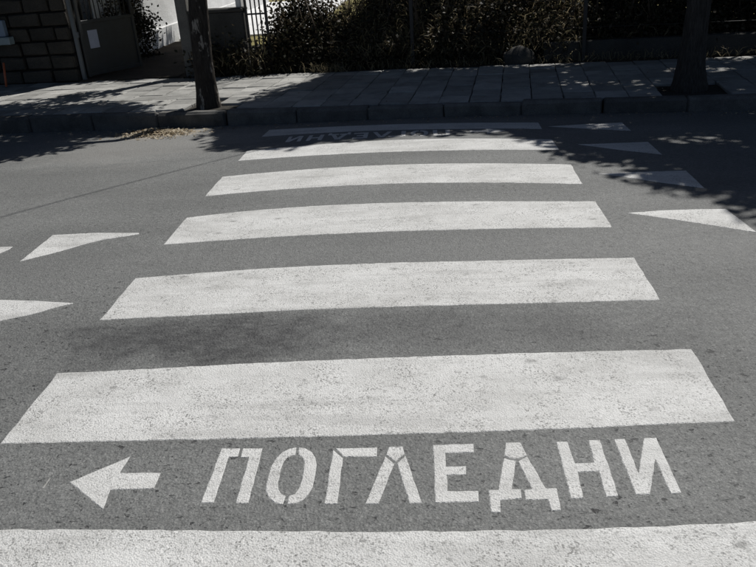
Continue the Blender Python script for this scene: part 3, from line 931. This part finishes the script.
for y0 in (17.5, 21.5):
    w = hbox('window', -5.338, -5.30, y0, y0 + 1.1, 1.2, 2.5, MAT['dark_steel'], 0.0)
    hbox('sill', -5.35, -5.22, y0 - 0.08, y0 + 1.18, 1.13, 1.19, MAT['plaster'], 0.0, w)
    hbox('frame', -5.299, -5.28, y0 + 0.52, y0 + 0.58, 1.2, 2.5, MAT['white_bit'], 0.0, w)

# ------------------------------------------------------------------ overgrowth on the fence
def shrub(name, label, a0, a1, d0, d1, h, n_leaf, n_blade, seed, dry=0, low=0.0, dense=1.0, cat='shrub', stems=7):
    rr = random.Random(seed)
    base = far((a0 + a1) / 2, (d0 + d1) / 2)
    root = empty(name, base, label, cat, 'overgrown shrubs on the fence')
    parts = []
    for i in range(stems):
        a = rr.uniform(a0 + 0.1, a1 - 0.1); d = rr.uniform(d0 + 0.15, d1)
        p0 = far(a, d, -0.05) - base
        p2 = far(a + rr.uniform(-0.3, 0.3), d + rr.uniform(-0.15, 0.15), h * rr.uniform(0.7, 0.95)) - base
        pm = p0.lerp(p2, 0.5) + Vector((rr.uniform(-0.1, 0.1), rr.uniform(-0.1, 0.1), 0))
        parts.append(tube([p0, pm, p2], [0.018, 0.013, 0.005], 6))
    v, f = merge_geo(parts)
    mk('stems', mesh_from(v, f, 'stems', True), MAT['twig'], root, kind='stuff')
    # lumpy mass: clump centres, then leaves
    K = max(10, int(26 * (a1 - a0) * h))
    Cs = []
    for i in range(K):
        a = rr.uniform(a0, a1); d = rr.uniform(d0, d1); z = rr.uniform(low, 1.0) * min(h, 0.34 + 1.05 * (d - d0)) * (0.85 + 0.15 * sin(a * 3.1 + seed))
        p = far(a, d, z) - base
        m = int(n_leaf / K)
        q = rng.normal(size=(m, 3)) * np.array([0.12, 0.10, 0.15])
        q = q + np.array(p)
        q[:, 2] = np.maximum(q[:, 2], 0.01)
        Cs.append(q)
    C = np.concatenate(Cs)
    mk('foliage', mesh_np(leaf_quads(C, 0.058, 0.1, 0.6), len(C), 'foliage'), MAT['ivy'], root, kind='stuff')
    if n_blade:
        aa = rng.uniform(a0, a1, n_blade); dd = rng.uniform(d0 - 0.05, d1, n_blade); zz = rng.uniform(0.15, 1.0, n_blade) * np.minimum(h, 0.36 + 1.05 * (dd - d0))
        P = np.array([far(a, d, z) - base for a, d, z in zip(aa, dd, zz)])
        q, nf = blades(P, 0.30, 0.010, 0.30, 0.6, -1.0)
        mk('hanging_strands', mesh_np(q, nf, 'strands'), MAT['ivy'], root, kind='stuff')
    if dry:
        aa = rng.uniform(a0, a1, dry); dd = rng.uniform(d0 - 0.08, d1 - 0.15, dry)
        zz = np.minimum(h, 0.25 + 1.05 * (dd - d0)) * rng.uniform(0.55, 1.02, dry)
        zz[: dry // 5] *= 0.1
        P = np.array([far(a, d, z) - base for a, d, z in zip(aa, dd, zz)])
        q, nf = blades(P, 0.24, 0.010, 0.5, 0.8, 0.7)
        mk('dry_grass', mesh_np(q, nf, 'dry'), MAT['dry'], root, kind='stuff')
    return root

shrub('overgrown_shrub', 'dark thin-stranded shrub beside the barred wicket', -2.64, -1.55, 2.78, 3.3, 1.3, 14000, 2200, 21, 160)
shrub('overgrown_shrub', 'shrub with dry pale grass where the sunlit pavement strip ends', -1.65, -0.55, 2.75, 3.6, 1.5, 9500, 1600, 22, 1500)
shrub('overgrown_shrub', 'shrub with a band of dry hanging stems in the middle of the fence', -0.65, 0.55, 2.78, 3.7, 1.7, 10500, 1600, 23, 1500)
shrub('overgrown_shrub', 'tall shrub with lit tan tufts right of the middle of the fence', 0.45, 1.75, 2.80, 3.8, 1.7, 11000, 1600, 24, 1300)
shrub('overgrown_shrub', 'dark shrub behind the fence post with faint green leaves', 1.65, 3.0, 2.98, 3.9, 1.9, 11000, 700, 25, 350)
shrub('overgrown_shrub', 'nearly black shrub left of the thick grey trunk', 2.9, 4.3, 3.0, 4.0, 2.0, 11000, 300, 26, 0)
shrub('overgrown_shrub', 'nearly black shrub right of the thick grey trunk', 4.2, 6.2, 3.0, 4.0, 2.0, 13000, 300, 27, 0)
# inside the gate: dark bush added to darken the house wall, low ivy at the low wall
def to_far(x, y):
    q = Vector((x, y, 0)) - K0
    return q.dot(E_AL), q.dot(E_IN)
a_, d_ = to_far(-5.55, 13.1)
shrub('overgrown_shrub', 'dark ragged bush added inside the open gate to darken the house wall', a_ - 0.42, a_ + 0.36, d_ - 1.15, d_ + 1.2, 2.3, 17000, 500, 41, 0)
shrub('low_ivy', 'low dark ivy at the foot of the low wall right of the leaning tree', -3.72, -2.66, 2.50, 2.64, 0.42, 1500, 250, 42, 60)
# dense laurel hedge a little farther back closes the yard on the right
def hedge(name, label, a0, a1, d0, d1, h, n_leaf, seed):
    base = far((a0 + a1) / 2, (d0 + d1) / 2)
    root = empty(name, base, label, 'hedge')
    aa = rng.uniform(a0, a1, n_leaf); dd = rng.uniform(d0, d1, n_leaf); zz = rng.uniform(0, h, n_leaf)
    P = np.array([far(a, d, z) - base for a, d, z in zip(aa, dd, zz)])
    mk('foliage', mesh_np(leaf_quads(P, 0.12, 0.1, 0.55), len(P), 'foliage'), MAT['ivy'], root, kind='stuff')
    parts = []
    rr = random.Random(seed)
    for i in range(14):
        a = rr.uniform(a0, a1); p0 = far(a, (d0 + d1) / 2, -0.1) - base; p1 = far(a + rr.uniform(-.2, .2), (d0 + d1) / 2, h * 0.8) - base
        parts.append(tube([p0, p0.lerp(p1, 0.5) + Vector((0.05, 0, 0)), p1], [0.03, 0.022, 0.01], 6))
    v, f = merge_geo(parts)
    mk('stems', mesh_from(v, f, 'stems', True), MAT['twig'], root, kind='stuff')
hedge('laurel_hedge', 'dense dark hedge in the yard behind the fence', -1.6, 9.0, 4.2, 5.2, 2.4, 42000, 31)

# weeds along the foot of the low wall and fence: nobody could count them
aa = np.concatenate([rng.uniform(-3.75, -2.6, 260), rng.uniform(-2.6, 6.5, 900), rng.normal(-1.75, 0.16, 200)])
dd = np.concatenate([rng.uniform(2.50, 2.68, 260), rng.uniform(2.52, 2.78, 900), rng.uniform(2.45, 2.7, 200)])
P = np.array([far(a, d, 0.0) for a, d in zip(aa, dd)])
q, nf = blades(P, 0.16, 0.006, 0.55, 0.7, 0.9)
mk('weeds', mesh_np(q, nf, 'weeds'), MAT['dry'], kind='stuff', label='dry weeds along the foot of the low wall and fence')

# ------------------------------------------------------------------ small things
# drift of dead leaves and grit in the gutter left of the leaning tree
n1 = 1500
gx = rng.normal(0, 1, n1); gd = rng.normal(0, 1, n1)
px = -3.10 + gx * 0.21; py = 8.18 - (px + 3.1) * 0.25 + gd * 0.15
P = np.stack([px, py, np.zeros(n1)], 1)
hgt = 0.05 * np.exp(-(gx ** 2 + gd ** 2) / 2)
for i in range(n1): P[i, 2] = road_z(P[i, 0], P[i, 1]) + 0.006 + hgt[i] * rng.uniform(0.2, 1)
mk('leaf_litter', mesh_np(leaf_quads(P, 0.032, 2.0, 0.6, 0.5), n1, 'litter'), MAT['litter'], kind='stuff', label='tan drift of dead leaves in the gutter left of the leaning tree')
# grit, twigs and leaf crumbs swept along the kerb and into the slab joints
n2 = 1100
gx = rng.uniform(-6.5, 5.0, n2)
off = np.abs(rng.normal(0, 0.16, n2)) + 0.02
P = np.stack([gx, 8.13 + KS * gx - off, np.zeros(n2)], 1)
for i in range(n2): P[i, 2] = road_z(P[i, 0], P[i, 1]) + 0.005
up_ = rng.random(n2) < 0.3
for i in np.nonzero(up_)[0]:
    p_ = far(gx[i], rng.uniform(0.2, 2.5), 0.006); P[i] = (p_.x, p_.y, 0.006)
mk('gutter_grit', mesh_np(leaf_quads(P, 0.022, 3.0, 0.5, 0.6), n2, 'grit'), MAT['litter'], kind='stuff', label='leaf crumbs and grit scattered along the far kerb')
# loose leaves and scraps on pavement and road
def leaf_obj(x, y, z, s, mat, label, name='fallen_leaf', cat='leaf', rot=0.0):
    me = mesh_from([(-s, 0, 0.002), (-0.3 * s, 0.32 * s, 0.10 * s), (0.5 * s, 0.28 * s, 0.06 * s), (s, 0, 0.004), (0.5 * s, -0.28 * s, 0.08 * s), (-0.3 * s, -0.32 * s, 0.12 * s), (0, 0, 0.004)],
                   [(0, 6, 1), (1, 6, 2), (2, 6, 3), (3, 6, 4), (4, 6, 5), (5, 6, 0)])
    o = mk(name, me, mat, label=label, cat=cat, group='scraps on the ground')
    o.location = (x, y, z); o.rotation_euler = (0, 0, rot)
leaf_obj(-3.36, 9.55, 0.008, 0.035, MAT['white_bit'], 'small white scrap of paper on the sunlit slabs left of the tree', 'paper_scrap', 'scrap', 0.4)
leaf_obj(-1.70, 8.04, road_z(-1.7, 8.04) + 0.006, 0.03, MAT['litter'], 'tan fallen leaf in the gutter, left of the two', 'fallen_leaf', 'leaf', 1.0)
leaf_obj(-1.35, 8.02, road_z(-1.35, 8.02) + 0.006, 0.03, MAT['litter'], 'tan fallen leaf in the gutter, right of the two', 'fallen_leaf', 'leaf', 2.2)
leaf_obj(-0.42, 10.55, 0.006, 0.04, MAT['white_bit'], 'white scrap under the overgrown fence, left of the two', 'paper_scrap', 'scrap', 2.0)
leaf_obj(0.04, 10.5, 0.006, 0.045, MAT['white_bit'], 'white scrap under the overgrown fence, right of the two', 'paper_scrap', 'scrap', 0.2)

# boulder-like lump of old concrete under the shrubs
bm = bmesh.new()
bmesh.ops.create_icosphere(bm, subdivisions=3, radius=0.26)
rr = random.Random(5)
for v_ in bm.verts:
    nrm = v_.co.normalized()
    k = 1 + 0.10 * sin(7 * nrm.x + 1) * cos(5 * nrm.y) + 0.07 * sin(9 * nrm.z + 2 * nrm.x) + rr.uniform(-0.02, 0.02)
    v_.co = Vector((nrm.x * 0.21, nrm.y * 0.16, nrm.z * 0.17)) * k
o = mk('boulder', bm_mesh(bm, 'boulder', True), MAT['plinth'], label='dark rounded boulder under the shrubs at the edge of the pavement', cat='boulder')
p = far(0.92, 2.66, 0.05); o.location = p

# overhead cable whose soft shadow crosses the road at the left
c0, c1 = Vector((-4.6, 3.55, 0)), Vector((-1.5, 7.0, 0))
dirc = (c1 - c0).normalized()
Hc = 4.9
pa = c0 - dirc * 8 + Vector((OFX * Hc, OFY * Hc, Hc)); pb_ = c1 + dirc * 14 + Vector((OFX * Hc, OFY * Hc, Hc + 0.6))
pts = []
for i in range(25):
    t = i / 24
    q = pa.lerp(pb_, t); q.z -= 0.35 * (1 - (2 * t - 1) ** 2) - 0.35
    pts.append(q)
v, f = tube(pts, [0.0085] * 25, 8)
mk('overhead_cable', mesh_from(v, f, 'cable', True), MAT['rubber'], label='black cable strung high across the left of the road', cat='cable')
